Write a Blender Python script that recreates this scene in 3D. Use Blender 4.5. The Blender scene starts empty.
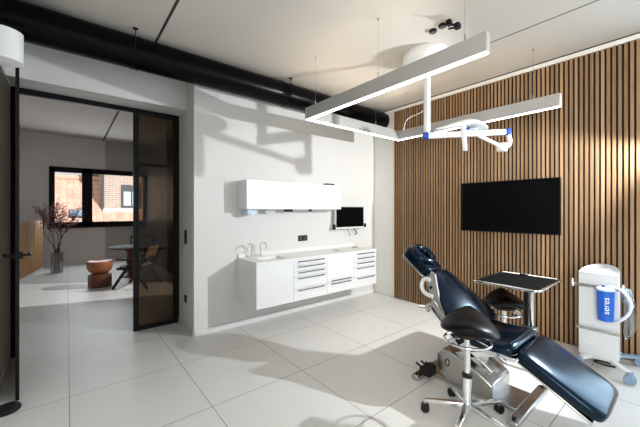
import bpy, bmesh, math, random
from mathutils import Vector, Matrix
PI = math.pi
random.seed(7)
S = bpy.context.scene
COL = S.collection

# ------------------------------------------------------------------ materials
def mat(name, col, rough=0.5, metal=0.0, var=0.05, scale=6.0, bump=0.0, bscale=200.0, spec=0.5, coat=0.0, emit=None, estr=0.0, stint=None):
    m = bpy.data.materials.new(name); m.use_nodes = True
    nt = m.node_tree; b = nt.nodes['Principled BSDF']
    b.inputs['Roughness'].default_value = rough
    b.inputs['Metallic'].default_value = metal
    b.inputs['Specular IOR Level'].default_value = spec
    if stint: b.inputs['Specular Tint'].default_value = (*stint, 1)
    if coat: b.inputs['Coat Weight'].default_value = coat; b.inputs['Coat Roughness'].default_value = 0.12
    tc = nt.nodes.new('ShaderNodeNewGeometry')
    n = nt.nodes.new('ShaderNodeTexNoise'); n.inputs['Scale'].default_value = scale; n.inputs['Detail'].default_value = 4
    nt.links.new(tc.outputs['Position'], n.inputs['Vector'])
    r = nt.nodes.new('ShaderNodeMix'); r.data_type = 'RGBA'
    r.inputs[6].default_value = (*[c*(1-var) for c in col], 1)
    r.inputs[7].default_value = (*[min(1, c*(1+var)) for c in col], 1)
    nt.links.new(n.outputs['Fac'], r.inputs[0]); nt.links.new(r.outputs[2], b.inputs['Base Color'])
    if bump:
        n2 = nt.nodes.new('ShaderNodeTexNoise'); n2.inputs['Scale'].default_value = bscale; n2.inputs['Detail'].default_value = 3
        nt.links.new(tc.outputs['Position'], n2.inputs['Vector'])
        bp = nt.nodes.new('ShaderNodeBump'); bp.inputs['Strength'].default_value = bump; bp.inputs['Distance'].default_value = 0.01
        nt.links.new(n2.outputs['Fac'], bp.inputs['Height']); nt.links.new(bp.outputs['Normal'], b.inputs['Normal'])
    if emit:
        b.inputs['Emission Color'].default_value = (*emit, 1); b.inputs['Emission Strength'].default_value = estr
    return m

def glassmat(name, tint, gloss=0.08, rough=0.02):
    m = bpy.data.materials.new(name); m.use_nodes = True
    nt = m.node_tree; nt.nodes.remove(nt.nodes['Principled BSDF'])
    out = nt.nodes['Material Output']
    t = nt.nodes.new('ShaderNodeBsdfTransparent'); t.inputs['Color'].default_value = (*tint, 1)
    g = nt.nodes.new('ShaderNodeBsdfGlossy'); g.inputs['Roughness'].default_value = rough
    lw = nt.nodes.new('ShaderNodeLayerWeight'); lw.inputs['Blend'].default_value = 0.25
    mm = nt.nodes.new('ShaderNodeMath'); mm.operation = 'MULTIPLY_ADD'; mm.inputs[1].default_value = 0.35; mm.inputs[2].default_value = gloss*0.4
    nt.links.new(lw.outputs['Fresnel'], mm.inputs[0])
    mx = nt.nodes.new('ShaderNodeMixShader')
    nt.links.new(mm.outputs[0], mx.inputs[0]); nt.links.new(t.outputs[0], mx.inputs[1]); nt.links.new(g.outputs[0], mx.inputs[2])
    nt.links.new(mx.outputs[0], out.inputs['Surface'])
    return m

def islandwood(name, cols, rough=0.5, stretch=(30, 30, 1.5), grain=0.35):
    m = bpy.data.materials.new(name); m.use_nodes = True
    nt = m.node_tree; b = nt.nodes['Principled BSDF']; b.inputs['Roughness'].default_value = rough
    b.inputs['Specular IOR Level'].default_value = 0.22
    g = nt.nodes.new('ShaderNodeNewGeometry')
    cr = nt.nodes.new('ShaderNodeValToRGB'); cr.color_ramp.interpolation = 'LINEAR'
    el = cr.color_ramp.elements
    while len(el) < len(cols): el.new(0.5)
    for i, c in enumerate(cols):
        el[i].position = i/(len(cols)-1); el[i].color = (*c, 1)
    nt.links.new(g.outputs['Random Per Island'], cr.inputs['Fac'])
    mp = nt.nodes.new('ShaderNodeMapping'); mp.inputs['Scale'].default_value = stretch
    nt.links.new(g.outputs['Position'], mp.inputs['Vector'])
    n = nt.nodes.new('ShaderNodeTexNoise'); n.inputs['Scale'].default_value = 3; n.inputs['Detail'].default_value = 6
    nt.links.new(mp.outputs[0], n.inputs['Vector'])
    mr = nt.nodes.new('ShaderNodeMapRange'); mr.inputs[3].default_value = 1-grain; mr.inputs[4].default_value = 1+grain
    nt.links.new(n.outputs['Fac'], mr.inputs[0])
    mu = nt.nodes.new('ShaderNodeMix'); mu.data_type = 'RGBA'; mu.blend_type = 'MULTIPLY'; mu.inputs[0].default_value = 1
    nt.links.new(cr.outputs[0], mu.inputs[6]); nt.links.new(mr.outputs[0], mu.inputs[7])
    nt.links.new(mu.outputs[2], b.inputs['Base Color'])
    return m

def gridfloor(name):
    m = bpy.data.materials.new(name); m.use_nodes = True
    nt = m.node_tree; b = nt.nodes['Principled BSDF']
    g = nt.nodes.new('ShaderNodeNewGeometry'); sp = nt.nodes.new('ShaderNodeSeparateXYZ')
    nt.links.new(g.outputs['Position'], sp.inputs[0])
    def line(sock, off):
        a = nt.nodes.new('ShaderNodeMath'); a.operation = 'SUBTRACT'; a.inputs[1].default_value = off - 8.0 - 0.4
        nt.links.new(sock, a.inputs[0])
        mo = nt.nodes.new('ShaderNodeMath'); mo.operation = 'MODULO'; mo.inputs[1].default_value = 0.8
        nt.links.new(a.outputs[0], mo.inputs[0])
        d = nt.nodes.new('ShaderNodeMath'); d.operation = 'SUBTRACT'; d.inputs[1].default_value = 0.4
        nt.links.new(mo.outputs[0], d.inputs[0])
        ab = nt.nodes.new('ShaderNodeMath'); ab.operation = 'ABSOLUTE'; nt.links.new(d.outputs[0], ab.inputs[0])
        l = nt.nodes.new('ShaderNodeMath'); l.operation = 'LESS_THAN'; l.inputs[1].default_value = 0.0028
        nt.links.new(ab.outputs[0], l.inputs[0]); return l.outputs[0]
    lx = line(sp.outputs[0], 0.013); ly = line(sp.outputs[1], 1.425)
    mx = nt.nodes.new('ShaderNodeMath'); mx.operation = 'MAXIMUM'
    nt.links.new(lx, mx.inputs[0]); nt.links.new(ly, mx.inputs[1])
    n = nt.nodes.new('ShaderNodeTexNoise'); n.inputs['Scale'].default_value = 2.2; n.inputs['Detail'].default_value = 7
    nt.links.new(g.outputs['Position'], n.inputs['Vector'])
    c = nt.nodes.new('ShaderNodeMix'); c.data_type = 'RGBA'
    c.inputs[6].default_value = (0.69, 0.675, 0.645, 1); c.inputs[7].default_value = (0.745, 0.73, 0.70, 1)
    nt.links.new(n.outputs['Fac'], c.inputs[0])
    j = nt.nodes.new('ShaderNodeMix'); j.data_type = 'RGBA'; j.inputs[7].default_value = (0.27, 0.255, 0.235, 1)
    nt.links.new(mx.outputs[0], j.inputs[0]); nt.links.new(c.outputs[2], j.inputs[6])
    nt.links.new(j.outputs[2], b.inputs['Base Color'])
    b.inputs['Roughness'].default_value = 0.42
    return m

def brickmat(name):
    m = bpy.data.materials.new(name); m.use_nodes = True
    nt = m.node_tree; b = nt.nodes['Principled BSDF']; b.inputs['Roughness'].default_value = 0.9
    g = nt.nodes.new('ShaderNodeNewGeometry'); sp = nt.nodes.new('ShaderNodeSeparateXYZ'); cb = nt.nodes.new('ShaderNodeCombineXYZ')
    nt.links.new(g.outputs['Position'], sp.inputs[0]); nt.links.new(sp.outputs[0], cb.inputs[0]); nt.links.new(sp.outputs[2], cb.inputs[1])
    t = nt.nodes.new('ShaderNodeTexBrick'); t.inputs['Scale'].default_value = 1
    t.inputs['Brick Width'].default_value = 0.24; t.inputs['Row Height'].default_value = 0.075; t.inputs['Mortar Size'].default_value = 0.012
    t.inputs['Color1'].default_value = (0.46, 0.33, 0.29, 1); t.inputs['Color2'].default_value = (0.36, 0.28, 0.25, 1); t.inputs['Mortar'].default_value = (0.55, 0.5, 0.44, 1)
    nt.links.new(cb.outputs[0], t.inputs['Vector']); nt.links.new(t.outputs['Color'], b.inputs['Base Color'])
    return m

M = {}
M['wall'] = mat('plaster_white', (0.73, 0.72, 0.695), 0.8, var=0.02, scale=2, bump=0.05, bscale=120)
M['wall_grey'] = mat('plaster_grey', (0.72, 0.68, 0.645), 0.85, var=0.03, scale=2, bump=0.05, bscale=120)
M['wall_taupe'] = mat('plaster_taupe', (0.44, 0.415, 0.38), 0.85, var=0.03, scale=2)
M['cream'] = mat('plaster_cream', (0.84, 0.83, 0.79), 0.8, var=0.02, scale=2)
M['ceil'] = mat('concrete_ceiling', (0.55, 0.51, 0.46), 0.9, var=0.05, scale=1.5, bump=0.08, bscale=60)
M['floor'] = gridfloor('floor_tiles')
M['slat'] = islandwood('slat_oak', [(0.22, 0.125, 0.062), (0.34, 0.205, 0.105), (0.27, 0.165, 0.09), (0.42, 0.265, 0.145), (0.25, 0.155, 0.088)], 0.55)
M['felt'] = mat('black_felt', (0.012, 0.011, 0.011), 0.95, var=0.2, scale=80)
M['black'] = mat('black_metal', (0.005, 0.005, 0.0055), 0.45, var=0.1, spec=0.2)
M['duct'] = mat('black_duct_paint', (0.002, 0.002, 0.0026), 0.24, var=0.15, scale=3, spec=0.10)
M['black_matte'] = mat('black_matte', (0.008, 0.008, 0.0085), 0.6, var=0.1, spec=0.25)
M['rubber'] = mat('black_rubber', (0.008, 0.0085, 0.01), 0.55, var=0.1, spec=0.3)
M['lacquer'] = mat('white_lacquer', (0.83, 0.83, 0.83), 0.35, var=0.01)
M['solid'] = mat('white_solid_surface', (0.82, 0.81, 0.79), 0.4, var=0.02)
M['white_metal'] = mat('white_powder_coat', (0.78, 0.78, 0.78), 0.4, var=0.02)
M['alu'] = mat('satin_aluminium', (0.47, 0.46, 0.445), 0.38, metal=0.35, var=0.03)
M['chrome'] = mat('chrome', (0.78, 0.79, 0.80), 0.10, metal=1.0, var=0.02)
M['steel'] = mat('brushed_steel', (0.50, 0.49, 0.475), 0.26, metal=1.0, var=0.05)
M['grey_plastic'] = mat('grey_plastic', (0.30, 0.30, 0.30), 0.5, var=0.04)
M['grip'] = mat('dark_grip', (0.045, 0.045, 0.055), 0.4, var=0.05)
M['leather'] = mat('navy_black_leather', (0.002, 0.005, 0.012), 0.20, var=0.25, scale=30, bump=0.03, bscale=200, coat=0.0, spec=0.37, stint=(0.42, 0.72, 1.0))
M['stool_leather'] = mat('black_stool_leather', (0.003, 0.0026, 0.0026), 0.36, var=0.2, scale=30, bump=0.03, bscale=200, spec=0.14)
M['tray_black'] = mat('tray_black_mat', (0.004, 0.004, 0.0045), 0.85, var=0.1, spec=0.06)
M['unit'] = mat('unit_white', (0.64, 0.67, 0.70), 0.4, var=0.01)
M['slat_side'] = mat('black_slat_edge', (0.030, 0.018, 0.009), 0.8, var=0.1)  # near-black brown for the side faces of the slats
M['smoked_glass'] = glassmat('smoked_glass', (0.34, 0.31, 0.27), 0.04)
M['shell'] = mat('grey_shell', (0.33, 0.32, 0.31), 0.35, metal=0.3, var=0.03)
M['screen'] = mat('screen_black', (0.002, 0.002, 0.0025), 0.3, var=0.1, spec=0.08)
M['led'] = mat('led_diffuser', (0.9, 0.9, 0.88), 0.5, emit=(1.0, 0.93, 0.84), estr=8.5)
M['led_up'] = mat('led_uplight', (0.9, 0.9, 0.88), 0.5, emit=(1.0, 0.84, 0.62), estr=16.0)
M['opal'] = mat('opal_white', (0.80, 0.80, 0.80), 0.45, var=0.01)
M['blue'] = mat('blue_plastic', (0.006, 0.045, 0.36), 0.35, var=0.05)
M['blue_can'] = mat('blue_canister', (0.010, 0.11, 0.56), 0.30, var=0.25, scale=25)
M['pale'] = mat('pale_blue_plastic', (0.55, 0.66, 0.78), 0.35, var=0.03)
M['castor'] = mat('castor_blue_grey', (0.20, 0.29, 0.40), 0.4, var=0.05)
M['hose'] = mat('hose_white', (0.72, 0.75, 0.78), 0.4, var=0.03)
M['hose_clear'] = glassmat('clear_hose', (0.85, 0.92, 0.95), 0.3, 0.1)
M['bronze_glass'] = glassmat('bronze_glass', (0.34, 0.285, 0.225), 0.03)
M['clear_glass'] = glassmat('clear_glass', (0.93, 0.95, 0.95), 0.06)
M['vase_glass'] = glassmat('vase_glass', (0.86, 0.89, 0.90), 0.25)
M['plank'] = islandwood('oak_planks', [(0.34, 0.17, 0.075), (0.50, 0.28, 0.13), (0.42, 0.225, 0.10), (0.56, 0.33, 0.165)], 0.6, (12, 12, 1.2), 0.3)
M['terracotta'] = islandwood('red_brown_wood', [(0.30, 0.105, 0.045), (0.34, 0.125, 0.05)], 0.35, (6, 6, 14), 0.25)
M['terracotta_dark'] = islandwood('dark_red_wood', [(0.13, 0.05, 0.028), (0.16, 0.06, 0.035)], 0.4, (10, 10, 3), 0.3)
M['darkwood'] = islandwood('dark_walnut', [(0.034, 0.017, 0.011), (0.045, 0.022, 0.014)], 0.7, (20, 20, 3), 0.3)
M['cane'] = mat('woven_cane', (0.62, 0.47, 0.30), 0.7, var=0.15, scale=120, bump=0.4, bscale=90)
M['cupboard'] = islandwood('brown_cupboard', [(0.10, 0.078, 0.062), (0.12, 0.094, 0.074)], 0.45, (20, 20, 1.5), 0.2)
M['cushion'] = mat('ivory_cushion', (0.66, 0.62, 0.56), 0.9, var=0.05)
M['bark'] = mat('dark_bark', (0.045, 0.03, 0.026), 0.9, var=0.3, scale=40)
M['blossom'] = mat('pink_blossom', (0.42, 0.22, 0.23), 0.8, var=0.3, scale=20)
M['leaf'] = mat('green_leaf', (0.05, 0.09, 0.03), 0.7, var=0.4, scale=8)
M['rooftile'] = islandwood('clay_roof_tiles', [(0.58, 0.33, 0.25), (0.68, 0.43, 0.35), (0.62, 0.38, 0.29)], 0.85, (4, 4, 4), 0.3)
M['brick'] = brickmat('brick_wall')
M['skyframe'] = mat('grey_frame', (0.07, 0.075, 0.085), 0.5)
M['curtain'] = mat('pale_curtain', (0.55, 0.68, 0.80), 0.8)
M['ink'] = mat('white_print', (0.85, 0.88, 0.92), 0.5, var=0.0)
M['gap'] = mat('shadow_gap', (0.03, 0.028, 0.025), 0.9)

# ------------------------------------------------------------------ mesh helpers
def BM(): return bmesh.new()
def box(bm, x0, x1, y0, y1, z0, z1, mi=0, mtx=None):
    vs = [bm.verts.new((x, y, z)) for x in (x0, x1) for y in (y0, y1) for z in (z0, z1)]
    if mtx:
        for v in vs: v.co = mtx @ v.co
    for q in ((0, 1, 3, 2), (4, 6, 7, 5), (0, 4, 5, 1), (2, 3, 7, 6), (0, 2, 6, 4), (1, 5, 7, 3)):
        f = bm.faces.new([vs[i] for i in q]); f.material_index = mi
    return bm
def frame_of(d):
    d = d.normalized(); a = Vector((0, 0, 1)) if abs(d.z) < 0.95 else Vector((1, 0, 0))
    u = d.cross(a).normalized(); return u, d.cross(u).normalized()
def tube(bm, pts, r, n=12, closed=False, mi=0):
    pts = [Vector(p) for p in pts]; k = len(pts)
    rs = r if isinstance(r, (list, tuple)) else [r]*k
    rings = []; pu = None
    for i, p in enumerate(pts):
        if closed: d = pts[(i+1) % k] - pts[i-1]
        else: d = pts[min(i+1, k-1)] - pts[max(i-1, 0)]
        u, v = frame_of(d)
        if pu is not None:
            dn = d.normalized(); u = (pu - dn*pu.dot(dn)).normalized(); v = dn.cross(u)
        pu = u
        rings.append([bm.verts.new(p + (u*math.cos(2*PI*j/n) + v*math.sin(2*PI*j/n))*rs[i]) for j in range(n)])
    m = k if closed else k-1
    for i in range(m):
        a, b = rings[i], rings[(i+1) % k]
        for j in range(n):
            f = bm.faces.new((a[j], a[(j+1) % n], b[(j+1) % n], b[j])); f.material_index = mi
    if not closed:
        bm.faces.new(rings[0][::-1]).material_index = mi; bm.faces.new(rings[-1]).material_index = mi
    return bm
def smoothpath(pts, n=8):
    P = [Vector(p) for p in pts]; out = []
    for i in range(len(P)-1):
        p0 = P[max(i-1, 0)]; p1 = P[i]; p2 = P[i+1]; p3 = P[min(i+2, len(P)-1)]
        for k in range(n):
            t = k/n
            out.append(0.5*((2*p1)+(-p0+p2)*t+(2*p0-5*p1+4*p2-p3)*t*t+(-p0+3*p1-3*p2+p3)*t**3))
    out.append(P[-1]); return out
def lathe(bm, prof, c=(0, 0, 0), n=32, mi=0):
    rings = []
    for (r, z) in prof:
        rings.append([bm.verts.new((c[0]+r*math.cos(2*PI*j/n), c[1]+r*math.sin(2*PI*j/n), c[2]+z)) for j in range(n)])
    for a, b in zip(rings, rings[1:]):
        for j in range(n):
            bm.faces.new((a[j], a[(j+1) % n], b[(j+1) % n], b[j])).material_index = mi
    bm.faces.new(rings[0][::-1]).material_index = mi; bm.faces.new(rings[-1]).material_index = mi
    return bm
def prism(bm, poly, z0, z1, f=lambda x, y, z: (x, y, z), mi=0):
    a = [bm.verts.new(f(x, y, z0)) for x, y in poly]; b = [bm.verts.new(f(x, y, z1)) for x, y in poly]
    bm.faces.new(a[::-1]).material_index = mi; bm.faces.new(b).material_index = mi
    for i in range(len(poly)):
        j = (i+1) % len(poly); bm.faces.new((a[i], a[j], b[j], b[i])).material_index = mi
    return bm
def circ(c, r, axis='z', n=32):
    out = []
    for j in range(n):
        a = 2*PI*j/n; s, t = r*math.cos(a), r*math.sin(a)
        out.append({'z': (c[0]+s, c[1]+t, c[2]), 'x': (c[0], c[1]+s, c[2]+t), 'y': (c[0]+s, c[1], c[2]+t)}[axis])
    return out
def cushion(bm, secs, xc, n=24, p=3.2, crown=0.0):
    """secs: (y, z, half width, half thickness, tilt of the section normal from vertical towards -y)"""
    rings = []
    for (y, z, w, t, a) in secs:
        ring = []
        for j in range(n):
            q = 2*PI*j/n; cx, sx = math.cos(q), math.sin(q)
            k = (abs(cx)**p + abs(sx)**p)**(-1/p)
            u, v = w*cx*k, t*sx*k
            if crown: v += crown*max(0.0, min(1.0, 0.5+v/t))*(w*0.5-math.sqrt(u*u+0.0009))
            ring.append(bm.verts.new((xc+u, y - v*math.sin(a), z + v*math.cos(a))))
        rings.append(ring)
    for a, b in zip(rings, rings[1:]):
        for j in range(n): bm.faces.new((a[j], a[(j+1) % n], b[(j+1) % n], b[j]))
    bm.faces.new(rings[0][::-1]); bm.faces.new(rings[-1])
    return bm

ORG = {}
def obj(name, bm, m, parent=None, bev=0.0, sm=35, seg=2, sub=0):
    bmesh.ops.recalc_face_normals(bm, faces=bm.faces[:])
    if parent is not None:
        o0 = ORG.get(parent.name, Vector((0, 0, 0)))
        bmesh.ops.translate(bm, verts=bm.verts[:], vec=-o0)
    me = bpy.data.meshes.new(name); bm.to_mesh(me); bm.free()
    for mm in (m if isinstance(m, (list, tuple)) else [m]): me.materials.append(mm)
    for p in me.polygons: p.use_smooth = True
    me.set_sharp_from_angle(angle=math.radians(sm))
    o = bpy.data.objects.new(name, me); COL.objects.link(o)
    if parent is not None:
        o.parent = parent; ORG[o.name] = ORG.get(parent.name, Vector((0, 0, 0)))
    if bev:
        b = o.modifiers.new('Bevel', 'BEVEL'); b.width = bev; b.segments = seg; b.limit_method = 'ANGLE'; b.angle_limit = math.radians(40)
    if sub:
        s = o.modifiers.new('Subdivision', 'SUBSURF'); s.levels = sub; s.render_levels = sub
    return o
def tag(o, label, cat, group=None, kind=None):
    o['label'] = label; o['category'] = cat
    if group: o['group'] = group
    if kind: o['kind'] = kind
    return o
def thing(name, label, cat, loc=(0, 0, 0), group=None, kind=None):
    o = bpy.data.objects.new(name, None); COL.objects.link(o); o.location = loc; o.empty_display_size = 0.1
    ORG[o.name] = Vector(loc)
    return tag(o, label, cat, group, kind)
def dup(root, loc, rz=0.0, label=None, group=None):
    def rec(o, par):
        c = o.copy(); COL.objects.link(c)
        if par is not None:
            c.parent = par
        for ch in list(o.children): rec(ch, c)
        return c
    r = rec(root, None); r.location = loc; r.rotation_euler = (0, 0, rz)
    if label: r['label'] = label
    if group: r['group'] = group
    return r
def struct(name, bm, m, label, cat, bev=0.0, parent=None):
    o = obj(name, bm, m, parent, bev)
    if parent is None: tag(o, label, cat, kind='structure')
    return o
def bx(*a): return box(BM(), *a)

# ------------------------------------------------------------------ setting
H = 3.07; H2 = 3.30
struct('floor', bx(-1.4, 4.3, -1.75, 10.4, -0.12, 0.0), M['floor'], 'pale grey large-format tiled floor running through both rooms', 'floor')
b = BM(); box(b, -0.6, 4.3, -1.75, 3.9, H, H+0.12)
for gx, gw in ((0.675, 0.011), (3.235, 0.0045)): box(b, gx-gw, gx+gw, -1.7, 3.86, H-0.002, H+0.01, 1)
struct('ceiling', b, [M['ceil'], M['gap']], 'raw beige concrete ceiling with dark panel joints', 'ceiling')
b = BM(); box(b, -1.4, 2.1, 4.0, 10.4, H2, H2+0.12)
box(b, 0.74, 0.775, 4.4, 10.2, H2-0.002, H2+0.01, 1)
struct('ceiling_lounge', b, [M['ceil'], M['gap']], 'grey concrete ceiling of the lounge beyond the glass door', 'ceiling')
struct('wall_north', bx(1.1, 4.3, 3.58, 4.4, 0, H2), M['wall'], 'white wall carrying the floating cabinets', 'wall')
struct('wall_north_bulkhead', bx(-0.6, 1.1, 3.87, 4.4, 2.61, H2), M['wall'], 'pale bulkhead wall above the glass door', 'wall')
b = BM(); box(b, -0.6, -0.42, -0.10, 4.4, 0, H); box(b, -0.6, -0.42, -1.75, -1.5, 0, H); box(b, -0.6, -0.42, -1.5, -0.10, 0, 0.45); box(b, -0.6, -0.42, -1.5, -0.10, 2.65, H)
struct('wall_west', b, M['wall'], 'pale wall at the left edge behind the open door leaf', 'wall')
b = BM(); box(b, 4.14, 4.3, 0.15, 3.58, 0, H); box(b, 4.14, 4.3, -1.75, -1.35, 0, H); box(b, 4.14, 4.3, -1.35, 0.15, 0, 0.4); box(b, 4.14, 4.3, -1.35, 0.15, 2.75, H)
struct('wall_east', b, M['cream'], 'cream wall margin between cabinet wall and wooden slats', 'wall')
b = BM(); box(b, -0.42, 0.2, -1.75, -1.6, 0, H); box(b, 3.9, 4.14, -1.75, -1.6, 0, H)
box(b, 0.2, 3.9, -1.75, -1.6, 0, 0.25); box(b, 0.2, 3.9, -1.75, -1.6, 2.75, H)
struct('wall_south', b, M['wall'], 'white window wall behind the photographer', 'wall')
b = BM()
for x in (0.2, 1.4, 2.62, 3.84): box(b, x, x+0.06, -1.70, -1.64, 0.25, 2.75)
box(b, 0.2, 3.9, -1.70, -1.64, 0.25, 0.31); box(b, 0.2, 3.9, -1.70, -1.64, 2.69, 2.75)
w = struct('window_1', b, M['black'], 'large black framed window behind the photographer', 'window')
obj('pane', bx(0.25, 3.85, -1.675, -1.665, 0.30, 2.70), M['clear_glass'], w)
b = BM()
for q in ((-1.35, 0.15, 0.40, 0.46), (-1.35, 0.15, 2.69, 2.75), (-1.35, -1.29, 0.4, 2.75), (0.09, 0.15, 0.4, 2.75), (-0.63, -0.57, 0.4, 2.75)): box(b, 4.16, 4.22, *q)
w = struct('window_3', b, M['black'], 'black framed side window beyond the right edge of the slatted wall', 'window')
obj('pane', bx(4.185, 4.192, -1.30, 0.10, 0.45, 2.70), M['clear_glass'], w)
b = BM()
for q in ((-1.5, -0.1, 0.45, 0.51), (-1.5, -0.1, 2.59, 2.65), (-1.5, -1.44, 0.45, 2.65), (-0.16, -0.1, 0.45, 2.65)): box(b, -0.53, -0.485, *q)
w = struct('west_fill_window', b, M['black'], 'added unseen black framed window for fill light, left of the photographer', 'window')  # unseen window added to go with the west fill lamp
obj('pane', bx(-0.512, -0.505, -1.45, -0.15, 0.50, 2.60), M['clear_glass'], w)
struct('wall_sun_block', bx(-3.0, 11.0, -6.4, -6.0, 0, 9.0), M['wall'], 'added unseen white wall blocking the sun outside behind the photographer', 'wall')  # out of view; added to keep the sun out of the room
# lounge walls
struct('wall_lounge_west', bx(-1.4, -1.2, 4.4, 10.4, 0, H2), M['wall_grey'], 'grey left wall of the lounge', 'wall')
struct('wall_lounge_south', bx(-1.4, -0.6, 4.2, 4.4, 0, H2), M['wall_grey'], 'grey lounge wall beside the doorway', 'wall')
WX0, WX1, WZ0, WZ1 = -0.35, 1.80, 1.0, 2.51
b = BM(); box(b, -1.2, WX0, 10.2, 10.4, 0, H2); box(b, WX0, 0.80, 10.2, 10.4, 0, WZ0); box(b, WX0, 0.80, 10.2, 10.4, WZ1, H2)
struct('wall_lounge_north', b, M['wall_grey'], 'light grey lounge wall around the left of the window', 'wall')
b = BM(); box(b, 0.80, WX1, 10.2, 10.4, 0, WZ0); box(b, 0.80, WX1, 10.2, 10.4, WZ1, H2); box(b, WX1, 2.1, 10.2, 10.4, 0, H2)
struct('wall_lounge_north_right', b, M['wall_taupe'], 'darker taupe section of lounge wall under the right of the window', 'wall')  # flush wall section in a darker tone
b = BM(); box(b, 1.95, 2.1, 6.4, 10.2, 0, H2); box(b, 1.95, 2.1, 4.4, 5.4, 0, H2); box(b, 1.95, 2.1, 5.4, 6.4, 0, 0.5); box(b, 1.95, 2.1, 5.4, 6.4, 2.4, H2)  # hidden opening added so a sun patch reaches the lounge floor
struct('wall_lounge_east', b, M['wall_taupe'], 'right wall of the lounge with an added unseen opening for light', 'wall')
# lounge window
b = BM(); fw = 0.11
box(b, WX0, WX1, 10.18, 10.28, WZ1-0.13, WZ1); box(b, WX0, WX1, 10.18, 10.28, WZ0, WZ0+fw)
box(b, WX0, WX0+0.11, 10.18, 10.28, WZ0, WZ1); box(b, WX1-0.09, WX1, 10.18, 10.28, WZ0, WZ1)
box(b, 0.30, 0.52, 10.18, 10.28, WZ0, WZ1)
w = struct('window_2', b, M['black'], 'black framed two-pane lounge window looking onto red roofs', 'window')
for (x0, x1) in ((WX0+0.1, 0.31), (0.51, WX1-0.08)):
    obj('pane', bx(x0, x1, 10.225, 10.235, WZ0+0.10, WZ1-0.12), M['clear_glass'], w)
obj('window_sill', bx(WX0-0.03, WX1+0.03, 10.15, 10.22, WZ0-0.04, WZ0), M['black'], w)
# baseboards and trims
struct('baseboard_north', bx(1.102, 4.138, 3.566, 3.58, 0.0, 0.062), M['solid'], 'low white skirting under the floating cabinets', 'baseboard', 0.002)
struct('baseboard_reveal', bx(1.088, 1.10, 3.58, 4.16, 0.0, 0.062), M['wall_grey'], 'grey skirting along the doorway reveal', 'baseboard', 0.002)
struct('baseboard_west', bx(-0.42, -0.408, 2.0, 3.86, 0.0, 0.062), M['wall'], 'pale skirting on the left edge wall', 'baseboard', 0.002)
struct('baseboard_lounge', bx(-1.2, 1.95, 10.188, 10.2, 0.0, 0.07), M['solid'], 'white skirting of the lounge window wall', 'baseboard', 0.002)
struct('trim_1', bx(4.10, 4.14, 0.2, 3.58, 3.010, 3.055), M['cream'], 'cream ceiling trim above the wooden slats', 'trim', 0.003)
struct('trim_2', bx(4.11, 4.14, 0.2, 3.58, 3.055, 3.069), M['gap'], 'dark shadow gap line over the ceiling trim', 'trim')
# slatted wall
b = BM(); box(b, 4.128, 4.14, 0.20, 3.135, 0.0, 3.010, 1)
y = 3.135 - 0.027
while y > 0.20:
    box(b, 4.102, 4.1285, y, y+0.0262, 0.004, 3.008, 0); b.faces.ensure_lookup_table(); b.faces[-4].material_index = 2; b.faces[-3].material_index = 2; y -= 0.0412
o = obj('wall_slats', b, [M['slat'], M['felt'], M['slat_side']], bev=0.0012); tag(o, 'oak brown vertical slat panelling on black felt behind the television', 'wall panelling', kind='structure')

# ------------------------------------------------------------------ glass partition and door
gy0, gy1 = 4.17, 4.22
b = BM()
box(b, -0.42, 1.10, gy0, gy1, 2.555, 2.608); box(b, -0.42, -0.375, gy0, gy1, 0.0, 2.56)
box(b, 0.60, 0.655, gy0, gy1, 0.0, 2.56); box(b, 1.035, 1.10, gy0, gy1, 0.0, 2.56); box(b, 0.65, 1.04, gy0, gy1, 0.0, 0.045)
w = struct('door_frame', b, M['black'], 'slim black metal frame of the glass partition', 'door frame', 0.002)
obj('glass_panel', bx(0.65, 1.04, 4.19, 4.20, 0.04, 2.558), M['bronze_glass'], w)
for z in (2.20, 1.95, 0.78): obj('hinge', bx(-0.375, -0.362, 4.19, 4.24, z-0.055, z+0.055), M['black_matte'], w, 0.003)
# leaf swung open 90 degrees, seen edge-on
lx, ly = -0.372, 4.165; ex, ey = -0.286, 3.20
ang = math.atan2(ey-ly, ex-lx); L = math.hypot(ex-lx, ey-ly)
T = Matrix.Translation((lx, ly, 0)) @ Matrix.Rotation(ang, 4, 'Z')
d = thing('door_1', 'open black framed glass door leaf swung edge-on towards the viewer', 'door', (lx, ly, 0), kind='structure')
b = BM()
for a in ((0, 0.045, 0.006, 2.595), (L-0.045, L, 0.006, 2.595)): box(b, a[0], a[1], -0.011, 0.011, a[2], a[3], 0, T)
box(b, 0.04, L-0.04, -0.011, 0.011, 2.55, 2.595, 0, T); box(b, 0.04, L-0.04, -0.011, 0.011, 0.006, 0.055, 0, T)
obj('leaf_frame', b, M['black'], d, 0.002)
obj('glass_panel', box(BM(), 0.04, L-0.04, -0.004, 0.004, 0.05, 2.555, 0, T), M['smoked_glass'], d)
for s in (-1, 1):
    b = BM(); zc = 1.08; xx = L-0.022
    tube(b, [T @ Vector((xx, s*0.010, zc)), T @ Vector((xx, s*0.030, zc))], 0.026, 20)
    hp = smoothpath([T @ Vector((xx, s*0.028, zc)), T @ Vector((xx, s*0.062, zc)), T @ Vector((xx-0.012, s*0.070, zc)), T @ Vector((xx-0.13, s*0.072, zc))], 5)
    tube(b, hp, 0.010, 12)
    obj('door_handle', b, M['black'], d)
o = obj('door_stop', lathe(BM(), [(0.075, 0), (0.078, 0.012), (0.07, 0.026), (0.03, 0.034), (0.001, 0.035)], (-0.332, 3.10, 0), 28), M['black_matte'])
tag(o, 'flat black round door stop on the floor by the left wall', 'door stop')

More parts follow.
